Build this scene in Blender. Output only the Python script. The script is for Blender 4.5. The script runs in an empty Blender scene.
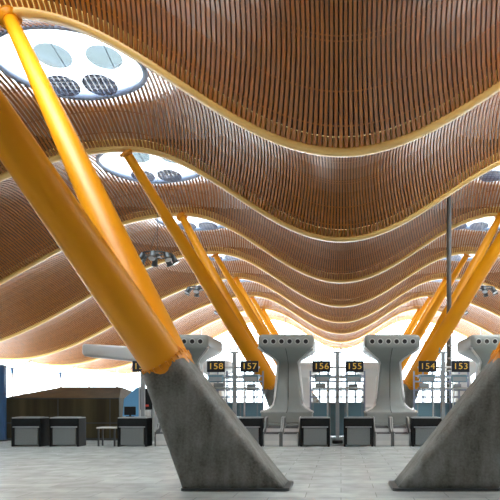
import bpy, math, random
from mathutils import Vector, Matrix
random.seed(7)
PI = math.pi
S = bpy.context.scene
COL = S.collection
H = 1.62            # eye height
F = 650.0           # focal length in pixels of the 500 px frame
CX, CY = 341.0, 400.0
D1 = 16.6           # distance of the first roof beam
PITCH = 9.0         # beam spacing
def beam_y(i): return D1 + PITCH * (i - 1)
def at(px, py, d): return Vector(((px - CX) * d / F, d, H + (CY - py) * d / F))

# ------------------------------------------------------------------ materials
def new_mat(name):
    m = bpy.data.materials.new(name); m.use_nodes = True
    nt = m.node_tree; b = nt.nodes.get('Principled BSDF')
    return m, nt, b
def simple(name, col, rough=.5, metal=0., noise=0., scale=6., bump=0., coat=0., spec=.5, stretch=(1, 1, 1)):
    m, nt, b = new_mat(name)
    b.inputs['Roughness'].default_value = rough
    b.inputs['Metallic'].default_value = metal
    b.inputs['Coat Weight'].default_value = coat
    b.inputs['Specular IOR Level'].default_value = spec
    if noise or bump:
        tc = nt.nodes.new('ShaderNodeTexCoord'); mp = nt.nodes.new('ShaderNodeMapping')
        mp.inputs['Scale'].default_value = stretch
        nz = nt.nodes.new('ShaderNodeTexNoise'); nz.inputs['Scale'].default_value = scale; nz.inputs['Detail'].default_value = 5
        nt.links.new(tc.outputs['Object'], mp.inputs[0]); nt.links.new(mp.outputs[0], nz.inputs['Vector'])
        cr = nt.nodes.new('ShaderNodeValToRGB')
        lo = [max(0, c * (1 - noise)) for c in col]; hi = [min(1, c * (1 + noise)) for c in col]
        cr.color_ramp.elements[0].position = .3; cr.color_ramp.elements[1].position = .7
        cr.color_ramp.elements[0].color = (*lo, 1); cr.color_ramp.elements[1].color = (*hi, 1)
        nt.links.new(nz.outputs['Fac'], cr.inputs[0]); nt.links.new(cr.outputs[0], b.inputs['Base Color'])
        if bump:
            bp = nt.nodes.new('ShaderNodeBump'); bp.inputs['Strength'].default_value = bump; bp.inputs['Distance'].default_value = .02
            nt.links.new(nz.outputs['Fac'], bp.inputs['Height']); nt.links.new(bp.outputs[0], b.inputs['Normal'])
    else:
        b.inputs['Base Color'].default_value = (*col, 1)
    return m
def glass(name, tint=(.9, .95, 1), gloss=.12, rough=.02):
    m, nt, b = new_mat(name); nt.nodes.remove(b)
    out = nt.nodes['Material Output']
    tr = nt.nodes.new('ShaderNodeBsdfTransparent'); tr.inputs[0].default_value = (*tint, 1)
    gl = nt.nodes.new('ShaderNodeBsdfGlossy'); gl.inputs['Roughness'].default_value = rough
    mx = nt.nodes.new('ShaderNodeMixShader'); mx.inputs[0].default_value = gloss
    nt.links.new(tr.outputs[0], mx.inputs[1]); nt.links.new(gl.outputs[0], mx.inputs[2]); nt.links.new(mx.outputs[0], out.inputs[0])
    return m
def emit(name, col, s):
    m, nt, b = new_mat(name)
    b.inputs['Base Color'].default_value = (*[c * .3 for c in col], 1)
    b.inputs['Emission Color'].default_value = (*col, 1); b.inputs['Emission Strength'].default_value = s
    return m
M = {}
M['slat'] = simple('bamboo_slat', (.35, .112, .006), .36, noise=.22, scale=1.3, stretch=(6, .6, 6), coat=1.)
for n_ in M['slat'].node_tree.nodes:
    if n_.type == 'BSDF_PRINCIPLED': n_.inputs['Coat Roughness'].default_value = .38; n_.inputs['Coat IOR'].default_value = 1.42; n_.inputs['Specular IOR Level'].default_value = .25; n_.inputs['Sheen Weight'].default_value = .08; n_.inputs['Sheen Roughness'].default_value = .22; n_.inputs['Sheen Tint'].default_value = (.9, 1, .97, 1)
M['deck'] = simple('roof_deck', (.035, .027, .022), .8, noise=.1, scale=.4)
M['lit_deck'] = simple('white_lit_deck', (.85, .80, .80), .7)  # skylight glow above the slats, put into the deck colour
M['beam'] = simple('cream_gold_paint', (.80, .52, .16), .32, noise=.05, scale=.6, coat=.3)
M['yellow'] = simple('amber_yellow_paint', (.84, .33, .002), .45, noise=.05, scale=.8, coat=.0, spec=.35)
M['collar'] = simple('amber_steel', (.78, .28, .003), .35, noise=.1, scale=8)
M['white'] = simple('white_steel', (.80, .82, .84), .4)
M['rim'] = simple('pale_blue_steel', (.30, .36, .50), .35)
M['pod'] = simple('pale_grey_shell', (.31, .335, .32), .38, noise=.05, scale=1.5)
M['litpod'] = simple('bright_lit_shell', (.80, .82, .83), .4)  # grey pod shell lightened in colour for haze and stronger light
M['lit_edge'] = simple('white_lit_edge', (.9, .9, .9), .4)  # light along the pod edges, painted white
M['black'] = simple('black_laminate', (.008, .009, .010), .5, noise=.2, scale=9, spec=.25)
M['hole'] = simple('nozzle_black', (.006, .006, .007), .6)
M['panel'] = simple('grey_panel', (.16, .18, .185), .5, noise=.12, scale=30)
M['grey'] = simple('grey_metal', (.33, .36, .38), .4, metal=.2)
M['lightgrey'] = simple('light_grey_metal', (.52, .54, .54), .35, metal=.3)
M['belt'] = simple('belt_rubber', (.10, .105, .11), .6)
M['darksteel'] = simple('dark_steel', (.07, .08, .085), .4, metal=.4)
M['bluesteel'] = simple('blue_steel', (.05, .12, .25), .35)
M['bluegrey'] = simple('blue_grey_glass_panel', (.17, .30, .37), .25)
M['navy'] = simple('sign_navy', (.006, .010, .022), .35)
M['digit'] = emit('sign_amber', (1.0, .62, .10), .55)
M['pale'] = simple('pale_stone', (.6, .61, .6), .6)
M['glass'] = glass('clear_glass')
M['skyglass'] = glass('skylight_glass', (.34, .35, .36), .04)
M['wallgrey'] = simple('plaster_grey', (.16, .155, .15), .7, noise=.05, scale=1)
M['ground'] = simple('apron_concrete', (.62, .62, .61), .8, noise=.06, scale=.5)
M['blueglass'] = simple('blue_glass_end', (.16, .42, .72), .15)
M['lens'] = simple('lamp_lens', (.7, .75, .8), .15)
M['red'] = simple('red_mark', (.6, .05, .03), .5)

def concrete():
    m, nt, b = new_mat('cast_concrete')
    tc = nt.nodes.new('ShaderNodeTexCoord')
    n1 = nt.nodes.new('ShaderNodeTexNoise'); n1.inputs['Scale'].default_value = 1.1; n1.inputs['Detail'].default_value = 7; n1.inputs['Roughness'].default_value = .65
    mp = nt.nodes.new('ShaderNodeMapping'); mp.inputs['Scale'].default_value = (3.5, 3.5, .8)
    n2 = nt.nodes.new('ShaderNodeTexNoise'); n2.inputs['Scale'].default_value = 1.6; n2.inputs['Detail'].default_value = 6
    n3 = nt.nodes.new('ShaderNodeTexNoise'); n3.inputs['Scale'].default_value = 26; n3.inputs['Detail'].default_value = 4
    nt.links.new(tc.outputs['Object'], n1.inputs['Vector']); nt.links.new(tc.outputs['Object'], mp.inputs[0])
    nt.links.new(mp.outputs[0], n2.inputs['Vector']); nt.links.new(tc.outputs['Object'], n3.inputs['Vector'])
    mul = nt.nodes.new('ShaderNodeMix'); mul.data_type = 'FLOAT'; mul.inputs[0].default_value = .5
    nt.links.new(n1.outputs['Fac'], mul.inputs[2]); nt.links.new(n2.outputs['Fac'], mul.inputs[3])
    mu2 = nt.nodes.new('ShaderNodeMix'); mu2.data_type = 'FLOAT'; mu2.inputs[0].default_value = .22
    nt.links.new(mul.outputs[0], mu2.inputs[2]); nt.links.new(n3.outputs['Fac'], mu2.inputs[3])
    cr = nt.nodes.new('ShaderNodeValToRGB')
    cr.color_ramp.elements[0].position = .36; cr.color_ramp.elements[0].color = (.07, .068, .052, 1)
    cr.color_ramp.elements[1].position = .62; cr.color_ramp.elements[1].color = (.26, .27, .26, 1)
    e = cr.color_ramp.elements.new(.48); e.color = (.165, .168, .15, 1)
    nt.links.new(mu2.outputs[0], cr.inputs[0]); nt.links.new(cr.outputs[0], b.inputs['Base Color'])
    b.inputs['Roughness'].default_value = .6
    bp = nt.nodes.new('ShaderNodeBump'); bp.inputs['Strength'].default_value = .25; bp.inputs['Distance'].default_value = .02
    nt.links.new(n3.outputs['Fac'], bp.inputs['Height']); nt.links.new(bp.outputs[0], b.inputs['Normal'])
    return m
M['concrete'] = concrete()

def floor_mat():
    m, nt, b = new_mat('polished_stone_tiles')
    tc = nt.nodes.new('ShaderNodeTexCoord')
    br = nt.nodes.new('ShaderNodeTexBrick')
    br.inputs['Scale'].default_value = 1.0; br.inputs['Brick Width'].default_value = 1.2; br.inputs['Row Height'].default_value = .6
    br.inputs['Mortar Size'].default_value = .006; br.inputs['Mortar Smooth'].default_value = .3
    br.inputs['Color1'].default_value = (.47, .505, .50, 1); br.inputs['Color2'].default_value = (.55, .59, .58, 1); br.inputs['Mortar'].default_value = (.24, .24, .24, 1)
    nt.links.new(tc.outputs['Object'], br.inputs['Vector'])
    nz = nt.nodes.new('ShaderNodeTexNoise'); nz.inputs['Scale'].default_value = 2.2; nz.inputs['Detail'].default_value = 8
    nt.links.new(tc.outputs['Object'], nz.inputs['Vector'])
    cr = nt.nodes.new('ShaderNodeValToRGB')
    cr.color_ramp.elements[0].position = .3; cr.color_ramp.elements[0].color = (.8, .8, .8, 1)
    cr.color_ramp.elements[1].position = .7; cr.color_ramp.elements[1].color = (1.1, 1.1, 1.1, 1)
    nt.links.new(nz.outputs['Fac'], cr.inputs[0])
    mx = nt.nodes.new('ShaderNodeMix'); mx.data_type = 'RGBA'; mx.blend_type = 'MULTIPLY'; mx.inputs[0].default_value = 1
    nt.links.new(br.outputs['Color'], mx.inputs[6]); nt.links.new(cr.outputs[0], mx.inputs[7])
    nt.links.new(mx.outputs[2], b.inputs['Base Color'])
    b.inputs['Roughness'].default_value = .26
    return m
M['floor'] = floor_mat()

def bronze_mat():
    m, nt, b = new_mat('bronze_cladding')
    tc = nt.nodes.new('ShaderNodeTexCoord'); mp = nt.nodes.new('ShaderNodeMapping'); mp.inputs['Scale'].default_value = (1.1, 1, .05)  # stretched upright: vertical reflections painted into the bronze colour
    nz = nt.nodes.new('ShaderNodeTexNoise'); nz.inputs['Scale'].default_value = 1.4; nz.inputs['Detail'].default_value = 3
    nt.links.new(tc.outputs['Object'], mp.inputs[0]); nt.links.new(mp.outputs[0], nz.inputs['Vector'])
    cr = nt.nodes.new('ShaderNodeValToRGB')
    cr.color_ramp.elements[0].position = .38; cr.color_ramp.elements[0].color = (.036, .027, .014, 1)
    cr.color_ramp.elements[1].position = .68; cr.color_ramp.elements[1].color = (.105, .088, .045, 1)
    nt.links.new(nz.outputs['Fac'], cr.inputs[0]); nt.links.new(cr.outputs[0], b.inputs['Base Color'])
    b.inputs['Metallic'].default_value = .45; b.inputs['Roughness'].default_value = .36
    return m
M['bronze'] = bronze_mat()

def mesh_disc_mat():
    m, nt, b = new_mat('perforated_reflector')
    out = nt.nodes['Material Output']
    b.inputs['Base Color'].default_value = (.20, .22, .34, 1); b.inputs['Roughness'].default_value = .4
    tc = nt.nodes.new('ShaderNodeTexCoord')
    br = nt.nodes.new('ShaderNodeTexBrick'); br.offset = 0
    br.inputs['Scale'].default_value = 1; br.inputs['Brick Width'].default_value = .19; br.inputs['Row Height'].default_value = .19
    br.inputs['Mortar Size'].default_value = .03
    nt.links.new(tc.outputs['Object'], br.inputs['Vector'])
    tr = nt.nodes.new('ShaderNodeBsdfTransparent')
    mx = nt.nodes.new('ShaderNodeMixShader')
    ml = nt.nodes.new('ShaderNodeMath'); ml.operation = 'MULTIPLY'; ml.inputs[1].default_value = .42
    nt.links.new(br.outputs['Fac'], ml.inputs[0])
    nt.links.new(ml.outputs[0], mx.inputs[0]); nt.links.new(b.outputs[0], mx.inputs[1]); nt.links.new(tr.outputs[0], mx.inputs[2])
    nt.links.new(mx.outputs[0], out.inputs[0])
    return m
M['disc'] = mesh_disc_mat()
M['paledisc'] = glass('pale_reflector', (.38, .42, .43), .10, .2)

# ------------------------------------------------------------------ mesh builder
class MB:
    def __init__(s): s.v = []; s.f = []; s.sm = []
    def add(s, vs, fs, smooth=False):
        o = len(s.v); s.v += [tuple(p) for p in vs]
        s.f += [tuple(i + o for i in f) for f in fs]; s.sm += [smooth] * len(fs); return s
    def box(s, x0, x1, y0, y1, z0, z1, bev=0.):
        if bev <= 0:
            return s.add([(x0,y0,z0),(x1,y0,z0),(x1,y1,z0),(x0,y1,z0),(x0,y0,z1),(x1,y0,z1),(x1,y1,z1),(x0,y1,z1)],
                         [(0,3,2,1),(4,5,6,7),(0,1,5,4),(1,2,6,5),(2,3,7,6),(3,0,4,7)])
        b = min(bev, (x1-x0)/2.01, (y1-y0)/2.01, (z1-z0)/2.01)
        def rect(i, z): return [(x0+i+b*0, y0+i, z)] if False else \
            [(x0+b,y0+i,z),(x1-b,y0+i,z),(x1-i,y0+b,z),(x1-i,y1-b,z),(x1-b,y1-i,z),(x0+b,y1-i,z),(x0+i,y1-b,z),(x0+i,y0+b,z)]
        return s.loft([rect(b*.95, z0), rect(0, z0+b), rect(0, z1-b), rect(b*.95, z1)], smooth=False)
    def loft(s, rings, cap=True, smooth=True, closed=False):
        n = len(rings[0]); vs = [p for r in rings for p in r]; fs = []
        m = len(rings)
        for i in range(m if closed else m - 1):
            a, b = i * n, ((i + 1) % m) * n
            for j in range(n):
                k = (j + 1) % n; fs.append((a + j, a + k, b + k, b + j))
        s.add(vs, fs, smooth)
        if cap and not closed:
            o = len(s.v) - len(vs)
            s.f.append(tuple(o + j for j in range(n - 1, -1, -1))); s.sm.append(False)
            s.f.append(tuple(o + (m - 1) * n + j for j in range(n))); s.sm.append(False)
        return s
    def tube(s, pts, r, n=10, smooth=True, cap=True):
        pts = [Vector(p) for p in pts]; rs = r if isinstance(r, (list, tuple)) else [r] * len(pts)
        rings = []
        for i, p in enumerate(pts):
            d = (pts[min(i + 1, len(pts) - 1)] - pts[max(i - 1, 0)]).normalized()
            up = Vector((0, 0, 1)) if abs(d.z) < .95 else Vector((0, 1, 0))
            a = d.cross(up).normalized(); b = a.cross(d).normalized()
            rings.append([p + (a * math.cos(2*PI*k/n) + b * math.sin(2*PI*k/n)) * rs[i] for k in range(n)])
        return s.loft(rings, cap=cap, smooth=smooth)
    def prism(s, poly, y0, y1):      # polygon in x,z extruded along y
        n = len(poly)
        vs = [(x, y0, z) for x, z in poly] + [(x, y1, z) for x, z in poly]
        fs = [tuple(range(n)), tuple(range(2*n - 1, n - 1, -1))] + [(i, i + n, (i+1) % n + n, (i+1) % n) for i in range(n)]
        return s.add(vs, fs)
    def prism_x(s, poly, x0, x1):    # polygon in y,z extruded along x
        n = len(poly)
        vs = [(x0, y, z) for y, z in poly] + [(x1, y, z) for y, z in poly]
        fs = [tuple(range(n)), tuple(range(2*n - 1, n - 1, -1))] + [(i, i + n, (i+1) % n + n, (i+1) % n) for i in range(n)]
        return s.add(vs, fs)
    def mesh(s, name, mat):
        me = bpy.data.meshes.new(name); me.from_pydata(s.v, [], s.f); me.validate()
        me.polygons.foreach_set('use_smooth', s.sm[:len(me.polygons)] if len(s.sm) >= len(me.polygons) else [False]*len(me.polygons))
        me.materials.append(mat); me.update(); return me
    def build(s, name, mat, parent=None, loc=(0, 0, 0)):
        o = bpy.data.objects.new(name, s.mesh(name, mat)); COL.objects.link(o); o.location = loc
        if parent: o.parent = parent
        return o
def tag(o, label, cat, group=None):
    o['label'] = label; o['category'] = cat
    if group: o['group'] = group
    return o
def thing(name, loc, label, cat, group=None, rz=0.):
    o = bpy.data.objects.new(name, None); COL.objects.link(o); o.location = loc; o.rotation_euler = (0, 0, rz)
    o.empty_display_size = .2
    return tag(o, label, cat, group)
def dup(root, loc, label, rz=None, group=None):
    r = root.copy(); COL.objects.link(r); r.location = loc; r['label'] = label
    if rz is not None: r.rotation_euler = (0, 0, rz)
    if group: r['group'] = group
    for ch in list(root.children):
        c = ch.copy(); COL.objects.link(c); c.parent = r
        for g in list(ch.children):
            d = g.copy(); COL.objects.link(d); d.parent = c
    return r
def struct(o): o['kind'] = 'structure'; return o
ORD = ['zeroth', 'first', 'second', 'third', 'fourth', 'fifth', 'sixth', 'seventh', 'eighth', 'ninth']

# ------------------------------------------------------------------ roof curve
XC, XT, XE = 8.4, 26.6, 30.5
def zc(x):
    x = abs(x)
    if x <= XC: return H + 8.03 - 1.78 * math.cos(PI * x / XC)
    return H + 6.53 + 3.28 * math.cos(PI * (x - XC) / (XT - XC))
def curv(x): return (zc(x+.01) - 2*zc(x) + zc(x-.01)) / 1e-4 / (1 + dz(x)**2)**1.5
def dz(x): return (zc(x + 1e-4) - zc(x - 1e-4)) / 2e-4
# arc-length table
TAB = []; _s = 0.; _x = 0.
_st = .005
while _x < XE:
    TAB.append((_s, _x)); _s += _st * math.sqrt(1 + dz(_x + _st / 2) ** 2); _x += _st
SMAX = TAB[-1][0]
import bisect
_KS = [a for a, b in TAB]
def x_of(s):
    a = abs(s); i = min(max(bisect.bisect_right(_KS, a) - 1, 0), len(TAB) - 2)
    (s0, x0), (s1, x1) = TAB[i], TAB[i + 1]
    x = x0 + (a - s0) / (s1 - s0) * (x1 - x0)
    return math.copysign(x, s)
SC = min(TAB, key=lambda t: abs(t[1] - XC))[0] + .45
BULGE = 1.4
def frame(s):
    x = x_of(s); g = dz(x); l = math.sqrt(1 + g * g)
    return x, zc(x), (1 / l, g / l), (-g / l, 1 / l)     # pos, tangent, normal
def surf(s, y, n=0.):          # y local 0..9 in a bay
    x, z, T, N = frame(s); t = y / PITCH
    b = BULGE * 4 * t * (1 - t) + n
    return (x + N[0] * b, y, z + N[1] * b)
HR, HY = 1.92, 2.12            # skylight opening half sizes
def spans(s, rx, ry, y0=0., y1=PITCH):
    q = 1 - ((abs(s) - SC) / rx) ** 2
    if q <= 0: return [(y0, y1)]
    w = ry * math.sqrt(q)
    return [(y0, PITCH/2 - w), (PITCH/2 + w, y1)]
def slat_bay(blind=False):
    mb = MB(); pitch = .14; w0 = .09; dep = .045
    n = int(SMAX / pitch)
    for k in range(-n, n + 1):
        s = k * pitch; x, z, T, N = frame(s); kap = max(0., curv(x)) if abs(abs(x) - XC) > .02 else 0.
        for (a, b) in ([(.12, PITCH - .12)] if blind else spans(s, HR + .05, HY + .05, .12, PITCH - .12)):
            m = max(2, int((b - a) / .75))
            vs = []; fs = []
            for j in range(m + 1):
                y = a + (b - a) * j / m; t = y / PITCH; q = BULGE * 4 * t * (1 - t); w = w0 * (1 - kap * q)
                for (u, v) in ((-w/2, dep), (-w/2, 0), (w/2, 0), (w/2, dep)):
                    vs.append((x + N[0]*(q+v) + T[0]*u, y, z + N[1]*(q+v) + T[1]*u))
            for j in range(m):
                for c in range(3):
                    fs.append((j*4+c, j*4+c+1, j*4+c+5, j*4+c+4))
            mb.add(vs, fs)
    # thin cross battens that carry the slats
    for y in (.9, 2.3, 3.0, 3.15, 4.5, 5.9, 6.05, 7.4, 8.3):
        n2 = int(SMAX / .25)
        for k in range(-n2, n2):
            s0, s1 = k*.25, (k+1)*.25
            if blind or any(a <= y <= b for a, b in spans((s0+s1)/2, HR + .2, HY + .2)):
                mb.add([surf(s0, y-.02, dep+.002), surf(s0, y+.02, dep+.002), surf(s1, y+.02, dep+.002), surf(s1, y-.02, dep+.002)], [(0, 1, 2, 3)])
    return mb.mesh('ceiling', M['slat'])
def deck_bay(blind=False, off=.42):
    mb = MB(); ln = MB(); p = .2; n = int(SMAX / p)
    for k in range(-n, n):
        s0, s1 = k*p, (k+1)*p; sm = (s0+s1)/2
        for (a, b) in ([(0, PITCH)] if blind else spans(sm, HR + 1.0, HY + .9)):
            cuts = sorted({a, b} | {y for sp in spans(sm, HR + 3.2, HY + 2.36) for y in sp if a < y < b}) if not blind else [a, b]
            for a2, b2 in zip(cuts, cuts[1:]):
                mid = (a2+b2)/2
                inside = not blind and ((abs(sm)-SC)/(HR+3.2))**2 + ((mid-PITCH/2)/(HY+2.36))**2 < 1  # deck turns white around the opening, standing in for light there
                ys = sorted({a2, b2} | {.45*q for q in range(21) if a2 + .02 < .45*q < b2 - .02}); m = len(ys) - 1; vs = []; fs = []
                for y in ys: vs += [surf(s0 - .035, y, off), surf(s1 + .035, y, off)]
                for j in range(m): fs.append((2*j, 2*j+1, 2*j+3, 2*j+2))
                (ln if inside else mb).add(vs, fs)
    return mb.mesh('roof_deck', M['deck']), (ln.mesh('lit_deck_zone', M['lit_deck']) if not blind else None)
slat_me, (deck_me, lit_deck_me) = slat_bay(), deck_bay()
slat_b, (deck_b, _n) = slat_bay(True), deck_bay(True)  # unseen bay left without openings to cut light from behind the camera
for i in range(-1, 8):
    o = bpy.data.objects.new('ceiling', slat_b if i < 0 else slat_me); COL.objects.link(o); o.location = (0, beam_y(i), 0); struct(o)
    d = bpy.data.objects.new('roof_deck', deck_b if i < 0 else deck_me); COL.objects.link(d); d.parent = o
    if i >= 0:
        d = bpy.data.objects.new('lit_deck_zone', lit_deck_me); COL.objects.link(d); d.parent = o

# roof beams: swept rounded flange + web
def beam_mesh():
    mb = MB(); prof = [(-.20,.06),(-.15,0.),(-.06,-.03),(.06,-.03),(.15,0.),(.20,.06),(.20,.15),(.05,.19),(.05,.55),(-.05,.55),(-.05,.19),(-.20,.15)]
    rings = []; n = 240
    for k in range(n + 1):
        s = -SMAX + 2*SMAX*k/n; x, z, T, N = frame(s)
        rings.append([(x + N[0]*v, u, z + N[1]*v) for u, v in prof])
    return mb.loft(rings).mesh('roof_beam', M['beam'])
bm_me = beam_mesh()
for i in range(1, 9):
    o = bpy.data.objects.new('roof_beam', bm_me); COL.objects.link(o); o.location = (0, beam_y(i), 0)
    tag(o, f'wavy cream gold roof beam, {ORD[i]} counting from the camera into the hall', 'beam', 'wavy roof beams')

# ------------------------------------------------------------------ skylights
def ring_sweep(rx, ry, prof, sgn, n=64):
    mb = MB(); rings = []
    for k in range(n):
        a = 2*PI*k/n; c, s_ = math.cos(a), math.sin(a)
        rings.append([surf(sgn*(SC) + (rx+u)*c, PITCH/2 + (ry+u)*s_, v) for u, v in prof])
    mb.loft(rings, closed=True); return mb
def skylight(sgn):
    cx, cy, cz = surf(sgn*SC, PITCH/2, 0)
    root = thing('skylight', (0, 0, 0), 'x', 'skylight', 'oval skylights')
    ring_sweep(HR, HY, [(.0,-.07),(.13,-.09),(.15,-.02),(.13,.16),(.02,.18)], sgn).build('rim', M['rim'], root)
    ring_sweep(HR+1.02, HY+.92, [(.0,.36),(.08,.36),(.08,.95),(.0,.95)], sgn).build('curb', M['white'], root)
    mb = MB(); R = 5; n = 48; vs = [surf(sgn*SC, PITCH/2, 1.15)]; fs = []
    for r in range(1, R+1):
        q = r/R
        for k in range(n):
            a = 2*PI*k/n
            vs.append(surf(sgn*SC + (HR+1.06)*q*math.cos(a), PITCH/2 + (HY+.96)*q*math.sin(a), .93 + .22*(1-q*q)))
    for k in range(n): fs.append((0, 1+k, 1+(k+1) % n))
    for r in range(R-1):
        for k in range(n):
            a = 1+r*n; fs.append((a+k, a+(k+1) % n, a+n+(k+1) % n, a+n+k))
    mb.add(vs, fs, True); mb.build('glass_dome', M['skyglass'], root)
    # glazing bars
    for q in (-.35, .35):
        gb = MB(); gb.tube([surf(sgn*SC + q*HR, PITCH/2 + HY*1.05*w*math.sqrt(1-q*q), .9) for w in (-1, -.5, 0, .5, 1)], .02, 6)
        gb.build('glazing_bar', M['white'], root)
    # round reflectors on a bar
    for (dx, dy, dn, rr, mt) in ((.15, 1.15, -.42, .58, 'disc'), (-1.15, 1.25, -.40, .56, 'disc'), (.35, 1.0, .45, .60, 'paledisc'), (-1.35, .9, .45, .62, 'paledisc')):
        d = MB(); c = Vector((sgn*XC - sgn*dx*(-1), PITCH/2 + dy, cz + dn)) if False else Vector((sgn*XC + dx, PITCH/2 + dy, cz + dn))
        n = 32
        d.loft([[(rr*math.cos(2*PI*k/n), rr*math.sin(2*PI*k/n), z) for k in range(n)] for z in (-.012, .012)], smooth=False)
        o = d.build('reflector_disc', M[mt], root, c); o.rotation_euler = (-.16, 0, 0)
        if mt == 'disc': o['label'] = 'blue grey perforated disc'
        else: o['label'] = 'pale translucent disc'
    rb = MB()
    for yy in (1.38,):
        rb.tube([(sgn*XC - 2.0, PITCH/2 + yy - .02, cz - .2), (sgn*XC + 2.0, PITCH/2 + yy - .02, cz - .2)], .016, 6)
    rb.tube([(sgn*XC + .25, PITCH/2+1.0, cz-.2), (sgn*XC + 1.9, PITCH/2 - .1, cz + .1)], .014, 6)
    rb.build('support_rod', M['grey'], root)
    return root
SK = {}
for sgn, side in ((-1, 'left'), (1, 'right')):
    for i in range(1, 7):
        lab = f'oval skylight above the {side} columns, {ORD[i]} from the camera, white daylight in a pale rim'
        if sgn == 1 and i == 1: continue
        if sgn not in SK:
            SK[sgn] = skylight(sgn); SK[sgn].location = (0, beam_y(i), 0); SK[sgn]['label'] = lab
        else: dup(SK[sgn], (0, beam_y(i), 0), lab)

# ------------------------------------------------------------------ spotlight clusters hung below the skylights
def cluster(sgn):
    root = thing('spotlight_cluster', (0, 0, 0), 'x', 'spotlight', 'hanging spotlight clusters')
    zc_ = H + 6.72; n = 28; R = .72
    fr = MB()
    ring = [(R*math.cos(2*PI*k/n), R*math.sin(2*PI*k/n), 0) for k in range(n + 1)]
    fr.tube(ring, .035, 8, cap=False); fr.tube([(-R, 0, 0), (R, 0, 0)], .03, 8); fr.tube([(0, -R, 0), (0, R, 0)], .03, 8)
    fr.tube([(0, 0, -.12), (0, 0, .12)], .07, 10)
    fr.build('ring_frame', M['darksteel'], root, (0, 0, zc_))
    top = zc(XC) + BULGE + .85
    cb = MB()
    cb.tube([(0, 0, zc_), (0, 0, top)], .012, 6)
    for k in range(3):
        a = 2*PI*k/3 + .3; cb.tube([(R*math.cos(a), R*math.sin(a), zc_), (0, 0, zc_ + 1.3)], .008, 5)
    cb.build('suspension_cable', M['darksteel'], root)
    for k in range(7):
        a = 2*PI*k/7 + .2; c = Vector((R*1.03*math.cos(a), R*1.03*math.sin(a), zc_ - .17))
        d = Vector((math.cos(a)*.45, math.sin(a)*.45, -.75)).normalized()
        lm = MB(); lm.tube([c - d*.2, c - d*.16, c + d*.1, c + d*.2], [.06, .12, .125, .17], 14)
        lm.tube([c - d*.05, Vector((R*math.cos(a), R*math.sin(a), zc_))], .025, 6)
        o = lm.build('lamp_head', M['darksteel'], root)
        ln = MB(); ln.tube([c + d*.2, c + d*.215], .15, 14); ln.build('lens', M['lens'], o)
    return root
CL = None
for (sgn, i, side) in ((-1, 2, 'left'), (-1, 3, 'left'), (-1, 4, 'left'), (1, 3, 'right'), (1, 4, 'right')):
    lab = f'dark ring of spotlights hanging on a cable below the {ORD[i]} {side} skylight'
    loc = (sgn*(XC + .1), beam_y(i) + PITCH/2, 0)
    if CL is None: CL = cluster(-1); CL.location = loc; CL['label'] = lab
    else: dup(CL, loc, lab)

# ------------------------------------------------------------------ roof columns
def rrect(u0, u1, v0, v1, r, n=5):
    pts = []
    for (cx, cy, a0) in ((u1-r, v0+r, -PI/2), (u1-r, v1-r, 0), (u0+r, v1-r, PI/2), (u0+r, v0+r, PI)):
        for k in range(n):
            a = a0 + PI/2*k/(n-1); pts.append((cx + r*math.cos(a), cy + r*math.sin(a)))
    return pts
def column(sgn):
    root = thing('roof_column', (0, 0, 0), 'x', 'column', 'slanted roof columns')
    L0, L1 = (-2.82, 0.), (-3.59, 2.05); R0, R1 = (-.98, 0.), (-2.84, 2.38)
    rings = []; N = 10
    for k in range(N+1):
        v = k/N
        l = (L0[0] + (L1[0]-L0[0])*v - .10*math.sin(PI*v)*0, L0[1] + (L1[1]-L0[1])*v)
        r = (R0[0] + (R1[0]-R0[0])*v, R0[1] + (R1[1]-R0[1])*v)
        y0 = -.56 - .02*v; y1 = .56 + .02*v
        rad = .10 + .16*v
        ring = []
        for (u, w) in rrect(0, 1, 0, 1, .001):
            pass
        W = r[0]-l[0]
        for (x, y) in rrect(l[0], r[0], y0, y1, rad):
            q = (x - l[0])/W; ring.append((sgn*-1*x if sgn > 0 else x, y, l[1] + (r[1]-l[1])*q))
        rings.append(ring)
    ped = MB().loft(rings).build('pedestal', M['concrete'], root); ped['label'] = 'leaning grey concrete foot'
    sk = MB()
    out = rrect(-2.86, -.92, -.60, .60, .12); 
    X = (lambda x: -x) if sgn > 0 else (lambda x: x)
    sk.loft([[(X(x), y, z) for x, y in out] for z in (0, .05)] + [[(X(x), y, .055) for x, y in rrect(-2.85, -.93, -.59, .59, .12)]], smooth=False)
    o = sk.build('base_skirt', M['darksteel'], root); o['label'] = 'thin dark metal skirt'
    for (yb, yt) in ((-.20, -PITCH/2), (.22, PITCH/2)):
        A = Vector((X(-3.19), yb, 2.22)); B = Vector((X(-8.48), yt, H + 9.79)); d = (B-A).normalized()
        st = MB(); ss = (-.02, .0, .1, .22, .4, .6, .8, .97, .99)
        st.tube([A + (B-A)*s for s in ss], [.385, .385, .37, .345, .31, .265, .215, .18, .18], 32)
        so = st.build('strut', M['yellow'], root)
        cl = MB(); cl.tube([A - d*.12, A + d*.10, A + d*.11, A + d*.16, A + d*.17], [.405, .405, .40, .40, .37], 32)
        a = d.cross(Vector((0, 1, 0))).normalized(); b = a.cross(d)
        for k in range(20):
            p = A + d*.13 + (a*math.cos(2*PI*k/20) + b*math.sin(2*PI*k/20))*.40
            cl.tube([p - d*.04, p + d*.05], .024, 6, smooth=False)
        cl.build('collar', M['collar'], so)
        cp = MB(); cp.tube([B - d*.18, B - d*.12, B - d*.1, B], [.20, .21, .30, .30], 24); cp.build('cap', M['collar'], so)
    return root
for sgn, side in ((-1, 'left'), (1, 'right')):
    proto = None
    for j in range(4):
        loc = (0, 12.1 + 18*j, 0)
        lab = f'forked amber yellow roof column on a concrete foot, {ORD[j+1]} on the {side} from the camera'
        if proto is None: proto = column(sgn); proto.location = loc; proto['label'] = lab
        else: dup(proto, loc, lab)

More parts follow.
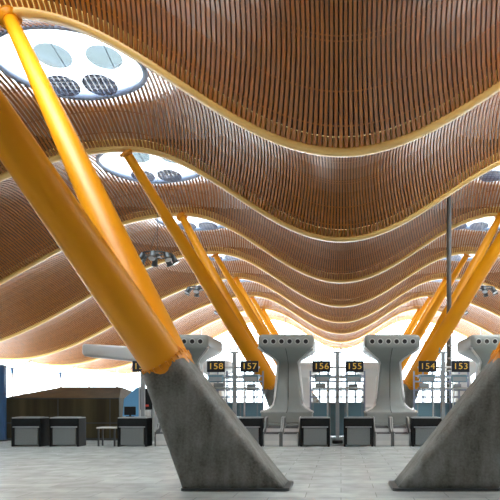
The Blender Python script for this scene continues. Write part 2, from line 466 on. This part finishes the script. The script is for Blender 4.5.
# ------------------------------------------------------------------ floor, walls, facades
MB().box(-31, 31, -3, 71.2, -.12, 0).build('floor', M['floor'])
struct(bpy.data.objects['floor'])
struct(MB().box(-160, 160, 71.2, 400, -.3, -.06).build('ground', M['ground']))
struct(MB().box(-160, -31, -30, 71.2, -.3, -.06).build('ground', M['ground']))
struct(MB().box(31, 160, -30, 71.2, -.3, -.06).build('ground', M['ground']))
struct(MB().box(-31, 31, -2.6, -2.2, 0, 14).build('unseen_wall_back', M['wallgrey']))  # unseen wall added behind the camera to block light
YF = beam_y(7)
fr = MB(); pn = MB()
xs = [-30.4 + 3.04*k for k in range(21)]
for k, x in enumerate(xs):
    fr.box(x-.06, x+.06, YF-.1, YF+.1, 0, zc(x)-.1)
    if k < 20:
        for z in (1.1, 3.2):
            fr.box(x, xs[k+1], YF-.05, YF+.05, z-.04, z+.04)
        for z in (5.4, 7.6, 9.8):
            if z < min(zc(x), zc(xs[k+1])): fr.box(x, xs[k+1], YF-.04, YF+.04, z-.04, z+.04)
        xa, xb = x, xs[k+1]; vs = []; m = 4
        for q in range(m+1):
            xx = xa + (xb-xa)*q/m; vs += [(xx, YF, 0), (xx, YF, zc(xx)-.08)]
        pn.add(vs, [(2*q, 2*q+2, 2*q+3, 2*q+1) for q in range(m)])
w = struct(fr.build('window_1', M['white'])); pn.build('pane', M['glass'], w)
for n_, sgn in ((2, -1), (3, 1)):
    fr = MB(); pn = MB(); X0 = sgn*30.45; zt = zc(30.4)
    Y0 = 33.0; y = Y0
    while y <= YF + .01:
        fr.box(X0-.06, X0+.06, y-.05, y+.05, 0, zt + (0 if True else 1)); y += 3.0
    for z in (.1, 2.2, 4.0): fr.box(X0-.05, X0+.05, Y0, YF, z-.04, z+.04)
    pn.add([(X0, Y0, 0), (X0, YF, 0), (X0, YF, zt), (X0, Y0, zt)], [(0, 1, 2, 3)])
    struct(MB().box(X0-.15, X0+.15, -3, Y0-.06, 0, 8.5).build('unseen_wall_left' if sgn < 0 else 'unseen_wall_right', M['wallgrey']))  # unseen solid wall added to darken the near part of the hall
    w = struct(fr.build(f'window_{n_}', M['white'])); pn.build('pane', M['glass'], w)

# ------------------------------------------------------------------ check-in furniture
DC = 22.6
def X(px, d=DC): return (px - CX)*d/F
def Z(py, d=DC): return H + (CY - py)*d/F
def counter():
    root = thing('check_in_counter', (0, 0, 0), 'x', 'counter', 'check-in counters')
    w = .515
    b = MB(); b.box(-w, w, .06, .66, .06, .98, .015); b.box(-w, -w+.07, 0, .66, 0, .98, .01); b.box(w-.07, w, 0, .66, 0, .98, .01); b.box(-w, w, 0, .3, .72, .98, .015)
    b.build('body', M['black'], root)
    t = MB(); t.box(-w+.02, w-.02, -.01, .68, .98, 1.015, .01); t.box(-w+.1, w-.1, .1, .5, 1.015, 1.03); t.build('worktop', M['grey'], root)
    p = MB(); p.box(-.40, .40, .0, .07, .05, .64, .012); p.build('front_panel', M['panel'], root)
    s = MB(); s.box(-w+.06, w-.06, -.02, .02, .66, .70); s.build('trim_strip', M['grey'], root)
    return root
labs = [(26, 'black check-in counter, leftmost, in front of the bronze kiosk'),
        (64, 'black check-in counter second from the left, in front of the bronze kiosk'),
        (132, 'black check-in counter with a monitor on top, left of the left concrete foot'),
        (247, 'black check-in counter half hidden by the left concrete foot, under sign 157'),
        (315, 'black check-in counter with grey front under sign 156'),
        (358.5, 'black check-in counter with grey front under sign 155'),
        (427, 'black check-in counter half hidden by the right concrete foot, under sign 154')]
cp = None
for px, lab in labs:
    loc = (X(px), DC, 0)
    if cp is None: cp = counter(); cp.location = loc; cp['label'] = lab
    else: dup(cp, loc, lab)

M['guard'] = simple('dark_guard_steel', (.13, .145, .15), .45)
def conveyor():
    root = thing('baggage_conveyor', (0, 0, 0), 'x', 'conveyor', 'baggage conveyors')
    b = MB(); b.prism_x([(0, 0), (0, .42), (.5, .46), (.62, .60), (1.3, .66), (1.3, 0)], -.26, .26); b.build('body', M['lightgrey'], root)
    bl = MB(); bl.prism_x([(.05, .43), (.5, .465), (.5, .485), (.05, .45)], -.23, .23); bl.prism_x([(.64, .605), (1.28, .665), (1.28, .685), (.64, .625)], -.23, .23); bl.build('belt', M['belt'], root)
    for s in (-1, 1):
        r = MB(); x = s*.29
        r.prism_x([(.02, .0), (.02, .50), (.10, .56), (.42, .60), (.62, .92), (.80, .98), (1.3, .98), (1.3, 0)], x-.025, x+.025); r.build('side_guard', M['guard'], root)
        h = MB(); h.tube([(x, .02, .52), (x, .12, .585), (x, .42, .62), (x, .62, .94), (x, .80, 1.0), (x, 1.3, 1.0)], .022, 8); h.build('guard_rail', M['lightgrey'], root)
    f = MB(); f.box(-.24, .24, -.02, .0, .06, .20); f.build('front_plate', M['pale'], root)
    return root
cv = None
for px, lab in ((271.5, 'grey baggage conveyor between signs 157 and 156, its left one'), (290, 'grey baggage conveyor directly left of the counter under sign 156'),
                (383.5, 'grey baggage conveyor directly right of the counter under sign 155'), (402, 'grey baggage conveyor between signs 155 and 154, its right one'),
                (163, 'grey baggage conveyor just left of the left concrete foot')):
    loc = (X(px, DC), DC + .05, 0)
    if cv is None: cv = conveyor(); cv.location = loc; cv['label'] = lab
    else: dup(cv, loc, lab)

# air outlet pods
def pod():
    root = thing('air_outlet_pod', (0, 0, 0), 'x', 'air outlet', 'funnel shaped air outlet pods')
    # z, half width, front y, back y, corner radius
    prof = [(1.12, 1.0, .0, 2.2, .06), (1.16, .99, .10, 2.1, .08), (1.21, .86, .4, 2.0, .12), (1.29, .70, .6, 1.9, .14), (1.42, .59, .72, 1.85, .15), (1.75, .53, .8, 1.85, .15), (2.2, .49, .85, 1.8, .15), (2.7, .44, .85, 1.8, .14),
            (3.05, .40, .8, 1.85, .14), (3.13, .40, .7, 1.9, .14), (3.24, .50, .5, 2.0, .14), (3.54, .95, -.30, 2.5, .18), (3.61, 1.02, -.44, 2.6, .18), (3.70, 1.05, -.48, 2.65, .18), (3.97, 1.05, -.48, 2.65, .18), (4.05, 1.02, -.45, 2.62, .18), (4.09, .95, -.36, 2.55, .16)]
    rings = [[(x, y, z) for x, y in rrect(-w, w, a, b, min(r, w*.9))] for (z, w, a, b, r) in prof]
    MB().loft(rings).build('shell', M['pod'], root)
    bs = MB(); bs.box(-.99, .99, -.02, 2.2, 0, .72, .02); bs.box(-.97, .97, -.0, 2.2, .74, 1.12, .01); o = bs.build('plinth', M['pod'], root)
    sm = MB(); sm.tube([(0, -.40, 3.56), (0, .49, 3.24), (0, .79, 3.05), (0, .845, 2.6), (0, .79, 1.75), (0, .59, 1.29), (0, .0, 1.13)], .012, 6); sm.build('seam', M['darksteel'], root)
    for s in (-1, 1):
        e = MB(); pts = [(s*(w+.005), a + .10, z) for (z, w, a, b, r) in prof[1:13]]
        e.tube(pts, .055, 8); e.build('lit_edge_strip', M['lit_edge'], root)  # added strip that draws the lit side edge of the pod
    for k in range(6):
        x = (k-2.5)*.305; n_ = MB(); n = 18
        rg = [[(x + r*math.cos(2*PI*q/n), y, 3.82 + r*math.sin(2*PI*q/n)) for q in range(n)] for r, y in ((.115, -.475), (.115, -.50), (.085, -.50), (.08, -.46))]
        n_.loft(rg, cap=False); o = n_.build('nozzle', M['lightgrey'], root)
        hl = MB(); hl.loft([[(x + .086*math.cos(2*PI*q/n), y, 3.82 + .086*math.sin(2*PI*q/n)) for q in range(n)] for y in (-.47, -.488)], smooth=False)
        hl.build('opening', M['hole'], o)
    return root
DP = 24.9
pp = None
for px, lab in ((285.5, 'grey funnel shaped air outlet pod right of sign 157'), (392.5, 'grey funnel shaped air outlet pod left of sign 154'),
                (180, 'grey air outlet pod mostly hidden behind the left concrete foot'), (499, 'grey air outlet pod cut by the right edge, behind the right concrete foot')):
    loc = (X(px, DP - .48), DP, 0)
    if pp is None: pp = pod(); pp.location = loc; pp['label'] = lab
    else: dup(pp, loc, lab)
# the row behind, turned the other way, and the one turned sideways on the left
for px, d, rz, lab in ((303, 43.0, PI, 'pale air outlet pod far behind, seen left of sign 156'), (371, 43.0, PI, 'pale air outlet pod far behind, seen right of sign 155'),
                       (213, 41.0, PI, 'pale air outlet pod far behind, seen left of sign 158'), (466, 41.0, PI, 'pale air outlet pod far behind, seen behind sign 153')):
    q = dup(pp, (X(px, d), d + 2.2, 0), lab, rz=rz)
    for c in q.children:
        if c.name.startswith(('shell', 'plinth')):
            c.material_slots[0].link = 'OBJECT'; c.material_slots[0].material = M['litpod']  # far pods: haze and bright surroundings painted as a paler shell
# side arm nozzle
root = thing('side_air_outlet', at(156, 362, 28.8), 'long pale grey air outlet boom pointing left beside sign 159', 'air outlet')
sh = MB(); k = 28.8/F
prof = [(-68.5, -346.5+362, 355-362, .35), (-69.5, 15, 8, .5)]
st = [(-69, 14.5, 8.5, .45), (-68, 16.5, 6.5, .62), (-66, 17, 5, .72), (-40, 15.5, 2.5, .80), (-10, 13.5, -1.0, .85), (6, 12.8, -2.5, .8), (9, 12.5, -3.0, .7)]
sh.loft([[(px*k, y, z) for y, z in rrect(-hw, hw, lo*k, hi*k, min(.12, (hi-lo)*k*.45))] for (px, hi, lo, hw) in st])
sh.build('shell', M['litpod'], root)  # brighter light on the boom, put into its colour
mt = MB(); mt.tube([(2*k, 0, -1*k), (2*k, 0, -root.location.z + .001)], .3, 16); mt.build('stem', M['litpod'], root)
rd = MB(); rd.tube([(-18*k, -.3, 1*k), (-23*k, -.3, -8*k)], .02, 6); rd.tube([(-18*k, -.3, 1*k), (-13*k, -.3, -8*k)], .02, 6); rd.build('stay_rod', M['darksteel'], root)

# desk signs
def text_mesh(txt, size):
    cu = bpy.data.curves.new('digits', 'FONT'); cu.body = txt; cu.size = size; cu.align_x = 'CENTER'; cu.align_y = 'CENTER'; cu.extrude = .006; cu.offset = 0; cu.space_character = 1.08
    ob = bpy.data.objects.new('digits', cu); COL.objects.link(ob)
    dg = bpy.context.evaluated_depsgraph_get(); me = bpy.data.meshes.new_from_object(ob.evaluated_get(dg))
    bpy.data.objects.remove(ob); me.materials.clear(); me.materials.append(M['digit'])
    me.transform(Matrix.Scale(1.12, 4, (1, 0, 0)) @ Matrix.Rotation(PI/2, 4, 'X'))
    return me
DS = 24.0
for num, px in (('158', 216), ('157', 249.5), ('156', 321.5), ('155', 354.5), ('154', 427.5), ('153', 460.5), ('159', 141.5)):
    p = at(px, 366.5, DS)
    root = thing('desk_sign', p, f'dark sign board reading {num} in amber numerals, hung above the counters', 'sign', 'numbered desk signs')
    b = MB(); b.box(-.33, .33, -.04, .04, -.205, .205, .012); b.build('board', M['navy'], root)
    o = bpy.data.objects.new('numerals', text_mesh(num, .315)); COL.objects.link(o); o.parent = root; o.location = (0, -.043, 0)
    hg = MB(); hg.box(-.03, .03, .03, .09, -.21, .23); hg.build('bracket', M['lightgrey'], root)
# desk screens below the signs
sc0 = None
for num, px in (('158', 216), ('157', 251), ('156', 322.5), ('155', 353.5), ('154', 427), ('153', 459)):
    p = at(px, 378.6, DS + .09)
    lab = f'blue grey screen housing mounted directly below sign {num}'
    if sc0 is None:
        sc0 = thing('screen_housing', p, lab, 'screen', 'screen housings below the signs')
        b = MB(); b.box(-.28, .28, -.12, .12, -.13, .13, .03); b.build('case', M['bluegrey'], sc0)
        t = MB(); t.box(-.31, .31, -.14, .14, .13, .155, .01); t.build('lid', M['lightgrey'], sc0)
        f = MB(); f.box(-.24, .24, -.128, -.115, -.10, .06); f.build('screen', M['grey'], sc0)
    else: dup(sc0, p, lab)
# masts that carry signs and screens
g0 = None
for px, lab in ((337.5, 'slim white mast with cross arms between signs 156 and 155'), (234.5, 'slim white mast with cross arms between signs 158 and 157'),
                (443, 'slim white mast with cross arms between signs 154 and 153'), (143, 'slim plain mast beside sign 159')):
    loc = (X(px, DS + .3), DS + .3, 0)
    if g0 is None:
        g0 = thing('sign_mast', loc, lab, 'mast', 'sign masts')
        zt = Z(351, DS)
        m = MB(); m.box(-.07, .07, -.07, .07, 0, zt, .01); m.build('post', M['grey'], g0)
        m = MB(); m.box(-.16, .16, -.04, .04, zt - .06, zt - .0); m.tube([(-.13, -.05, zt+.02), (-.13, -.05, zt+.14)], .03, 8); m.tube([(.13, -.05, zt+.02), (.13, -.05, zt+.14)], .03, 8); m.build('top_fitting', M['grey'], g0)
        for zz in (Z(367, DS), Z(377.5, DS), Z(388, DS)):
            m = MB(); m.tube([(-.95, 0, zz), (.95, 0, zz)], .035, 8); m.build('cross_arm', M['lightgrey'], g0)
        for x in (-.37, .37):
            m = MB(); m.tube([(x, .02, 1.0), (x, .02, Z(372, DS))], .03, 8); m.build('upright', M['white'], g0)
        m = MB(); m.box(-.2, .2, -.2, .2, 0, .12, .02); m.build('foot', M['black'], g0)
    else:
        q = dup(g0, loc, lab)
        if px == 143:
            for c in list(q.children):
                if c.name.startswith(('cross_arm', 'upright')): bpy.data.objects.remove(c)
# blue desk screens behind the counters
p0 = None
for px, lab in ((321.5, 'blue grey low partition panel below sign 156'), (353.5, 'blue grey low partition panel below sign 155'), (249, 'blue grey low partition panel below sign 157'),
                (217, 'blue grey low partition panel below sign 158'), (426, 'blue grey low partition panel below sign 154')):
    d = 25.6; loc = (X(px, d), d, 0)
    if p0 is None:
        p0 = thing('partition', loc, lab, 'partition', 'low partitions behind the counters')
        b = MB(); b.box(-.36, .36, -.03, .03, .35, Z(403, d), .01); b.build('panel', M['bluegrey'], p0)
        for s in (-1, 1):
            b = MB(); b.box(s*.33-.025, s*.33+.025, -.03, .03, 0, Z(403, d) + .02); b.build('leg', M['grey'], p0)
        b = MB(); b.box(-.38, .38, -.06, .06, Z(403, d), Z(403, d)+.03); b.build('cap_rail', M['lightgrey'], p0)
    else: dup(p0, loc, lab)
# glazed lattice screens behind the desks
l0 = None
for px, lab in ((337.5, 'pale lattice screen of thin posts and rails behind signs 156 and 155'), (236, 'pale lattice screen of thin posts and rails behind signs 158 and 157'),
                (441, 'pale lattice screen of thin posts and rails behind signs 154 and 153')):
    d = 29.0; loc = (X(px, d), d, 0); k = d/F
    if l0 is None:
        l0 = thing('lattice_screen', loc, lab, 'screen', 'lattice screens behind the desks')
        for x in (-27, -18, -9, 0, 9, 18, 27):
            b = MB(); b.box(x*k-.035, x*k+.035, -.03, .03, 0, Z(371, d)); b.build('post', M['rim'], l0)
        for py in (376, 381.5, 390, 397, 403):
            b = MB(); b.box(-27*k, 27*k, -.025, .025, Z(py, d)-.035, Z(py, d)+.035); b.build('rail', M['rim'], l0)
        for (xa, xb, pa, pb) in ((-22, -12, 383, 389), (11, 20, 384, 390)):
            b = MB(); b.box(xa*k, xb*k, -.09, -.03, Z(pb, d), Z(pa, d), .02); b.build('equipment_box', M['grey'], l0)
        b = MB(); b.box(-27*k, 27*k, -.02, .02, .02, Z(403, d)-.02); b.build('lower_panel', M['bluegrey'], l0)
    else: dup(l0, loc, lab)
# monitor on the left counter, notice panel, small table
mp = Vector((X(130, DC+.3), DC + .3, 1.03))
root = thing('monitor', mp, 'black monitor standing on the counter left of the left concrete foot', 'monitor')
b = MB(); b.box(-.2, .2, -.03, .03, .06, .36, .015); b.build('screen', M['black'], root)
b = MB(); b.box(-.03, .03, 0, .05, .0, .1); b.box(-.12, .12, -.08, .1, 0, .015); b.build('stand', M['black'], root)
root = thing('side_table', (X(105.5), DC + .3, 0), 'low light topped table with dark legs in front of the kiosk', 'table')
b = MB(); b.box(-.34, .34, -.25, .25, .62, .67, .01); b.build('tabletop', M['pale'], root)
for sx in (-.28, .28):
    for sy in (-.2, .2):
        b = MB(); b.box(sx-.025, sx+.025, sy-.025, sy+.025, 0, .62); b.build('leg', M['darksteel'], root)
root = thing('display_screen', at(146.5, 399, 25.6), 'tall dark display panel on posts beside the left concrete foot', 'display')
b = MB(); b.box(-.24, .24, -.04, .04, -.42, .42, .01); b.build('screen', M['black'], root)
for s in (-1, 1):
    b = MB(); b.box(s*.27-.025, s*.27+.025, -.04, .04, -root.location.z, .5); b.build('post', M['lightgrey'], root)
b = MB(); b.box(-.1, .1, -.05, -.04, -.30, -.22); b.build('red_mark', M['red'], root)

# bronze kiosk on the left
dk = 26.0
x0, x1 = X(4, dk), X(119, dk); ze = Z(398, dk); zr = H + 13*28.2/F
root = thing('kiosk', ((x0+x1)/2, dk, 0), 'long bronze clad kiosk with a sloping top and a blue glass end', 'kiosk')
cxk = (x0+x1)/2; a, b_ = x0-cxk, x1-cxk
xr0 = X(62, 28.2)-cxk; xr1 = X(121, 28.2)-cxk
MB().box(a, b_, 0, 4.4, .10, ze).build('wall_cladding', M['bronze'], root)
pl = MB(); pl.box(a+.02, b_-.02, .04, 4.3, 0, .10); pl.build('plinth', M['darksteel'], root)
rf = MB(); rf.add([(a-.03, -.03, ze), (b_+.03, -.03, ze), (b_+.03, 4.43, ze), (a-.03, 4.43, ze), (xr0, 2.2, zr), (xr1, 2.2, zr)], [(0, 1, 5, 4), (1, 2, 5), (2, 3, 4, 5), (3, 0, 4), (0, 3, 2, 1)])
rf.build('sloping_top', M['bronze'], root)
sm = MB()
for zz in (Z(423, dk), ze-.02): sm.box(a, b_, -.012, .0, zz-.02, zz+.02)
for pxx in (58, 110): sm.box(X(pxx, dk)-cxk-.015, X(pxx, dk)-cxk+.015, -.012, 0, .1, ze)
sm.build('cladding_joint', M['darksteel'], root)
gl = MB(); q = lambda px, py: (X(px, dk)-cxk, Z(py, dk))
gl.prism([q(120, 418), q(121.5, 399), q(134, 387.5), q(138.5, 387.5), q(138.5, 418)], .3, .36); gl.build('glass_end', M['blueglass'], root)
# blue post at the left edge
root = thing('door_post', (X(2.5, 25.6), 25.6, 0), 'dark blue steel post at the left edge beside the kiosk', 'post')
b = MB(); b.box(-.11, .11, -.1, .1, 0, Z(365, 25.6), .01); b.build('shaft', M['bluesteel'], root)
b = MB(); b.box(-.14, .14, -.13, .13, 0, .06); b.build('base_plate', M['darksteel'], root)
# tall dark pipe on the right
M['polegrey'] = simple('pole_grey', (.14, .145, .14), .5)
root = thing('service_pole', (X(449, 31), 31, 0), 'tall slim dark grey pole rising to the ceiling on the right', 'pole')
xx = X(449, 31); b = MB(); b.tube([(0, 0, 0), (0, 0, zc(xx) + 1.25)], .115, 16); b.build('shaft', M['polegrey'], root)
for zz in (2.4, 3.0, 3.6, 4.2):
    b = MB(); b.tube([(0, 0, zz-.04), (0, 0, zz+.04)], .15, 16); b.build('clamp', M['lightgrey'], root)
# facade tie masts under the outer troughs
t0 = None
for i in range(5, 8):
    if i == 7: continue
    for sgn, side in ((-1, 'left'), (1, 'right')):
        if sgn > 0: continue
        loc = (sgn*(XT), beam_y(i), 0); lab = f'slim steel tie mast under the outer trough of the {ORD[i]} roof beam on the {side}'
        if t0 is None:
            t0 = thing('tie_mast', loc, lab, 'mast', 'tie masts along the glass side'); zt = zc(XT) - .1
            b = MB(); b.tube([(0, 0, 0), (0, 0, zt - .9)], .07, 12); b.build('shaft', M['white'], t0)
            b = MB(); b.tube([(0, 0, zt-1.0), (0, 0, zt-.5)], .11, 12); b.build('node', M['bluesteel'], t0)
            for s in (-1, 1):
                b = MB(); b.tube([(0, 0, zt-.7), (s*1.6, 0, zt + .05)], .06, 8); b.build('fork_arm', M['lightgrey'], t0)
        else: dup(t0, loc, lab)

# ------------------------------------------------------------------ light, sky, camera
w = bpy.data.worlds.new('World'); S.world = w; w.use_nodes = True
bg = w.node_tree.nodes['Background']; bg.inputs[0].default_value = (.90, .98, 1, 1); 
nt = w.node_tree; tc = nt.nodes.new('ShaderNodeTexCoord'); sp = nt.nodes.new('ShaderNodeSeparateXYZ')
mr = nt.nodes.new('ShaderNodeMapRange'); mr.inputs['From Min'].default_value = 0; mr.inputs['From Max'].default_value = 1
mr.inputs['To Min'].default_value = 8.0; mr.inputs['To Max'].default_value = 36.0      # overcast sky: zenith brighter than horizon
nt.links.new(tc.outputs['Generated'], sp.inputs[0]); nt.links.new(sp.outputs['Z'], mr.inputs['Value']); nt.links.new(mr.outputs[0], bg.inputs[1])
sl = bpy.data.lights.new('sun', 'SUN'); sl.energy = 16; sl.angle = .02; sl.color = (1, .97, .92)
so = bpy.data.objects.new('sun', sl); COL.objects.link(so); so.rotation_euler = Vector((.12, -.96, -.255)).to_track_quat('-Z', 'Y').to_euler(); so.location = (-20, 90, 60)
cam = bpy.data.cameras.new('Camera'); co = bpy.data.objects.new('Camera', cam); COL.objects.link(co)
co.location = (0, 0, H); co.rotation_euler = (PI/2, 0, 0)
cam.sensor_width = 36; cam.lens = F/500*36; cam.shift_x = (250-CX)/500; cam.shift_y = (CY-250)/500
cam.clip_end = 1000; S.camera = co
S.view_settings.view_transform = 'Standard'; S.view_settings.look = 'None'; S.view_settings.gamma = 1; S.view_settings.exposure = -0.5
S.view_settings.use_curve_mapping = False
S.cycles.max_bounces = 10; S.cycles.diffuse_bounces = 6; S.cycles.transparent_max_bounces = 16
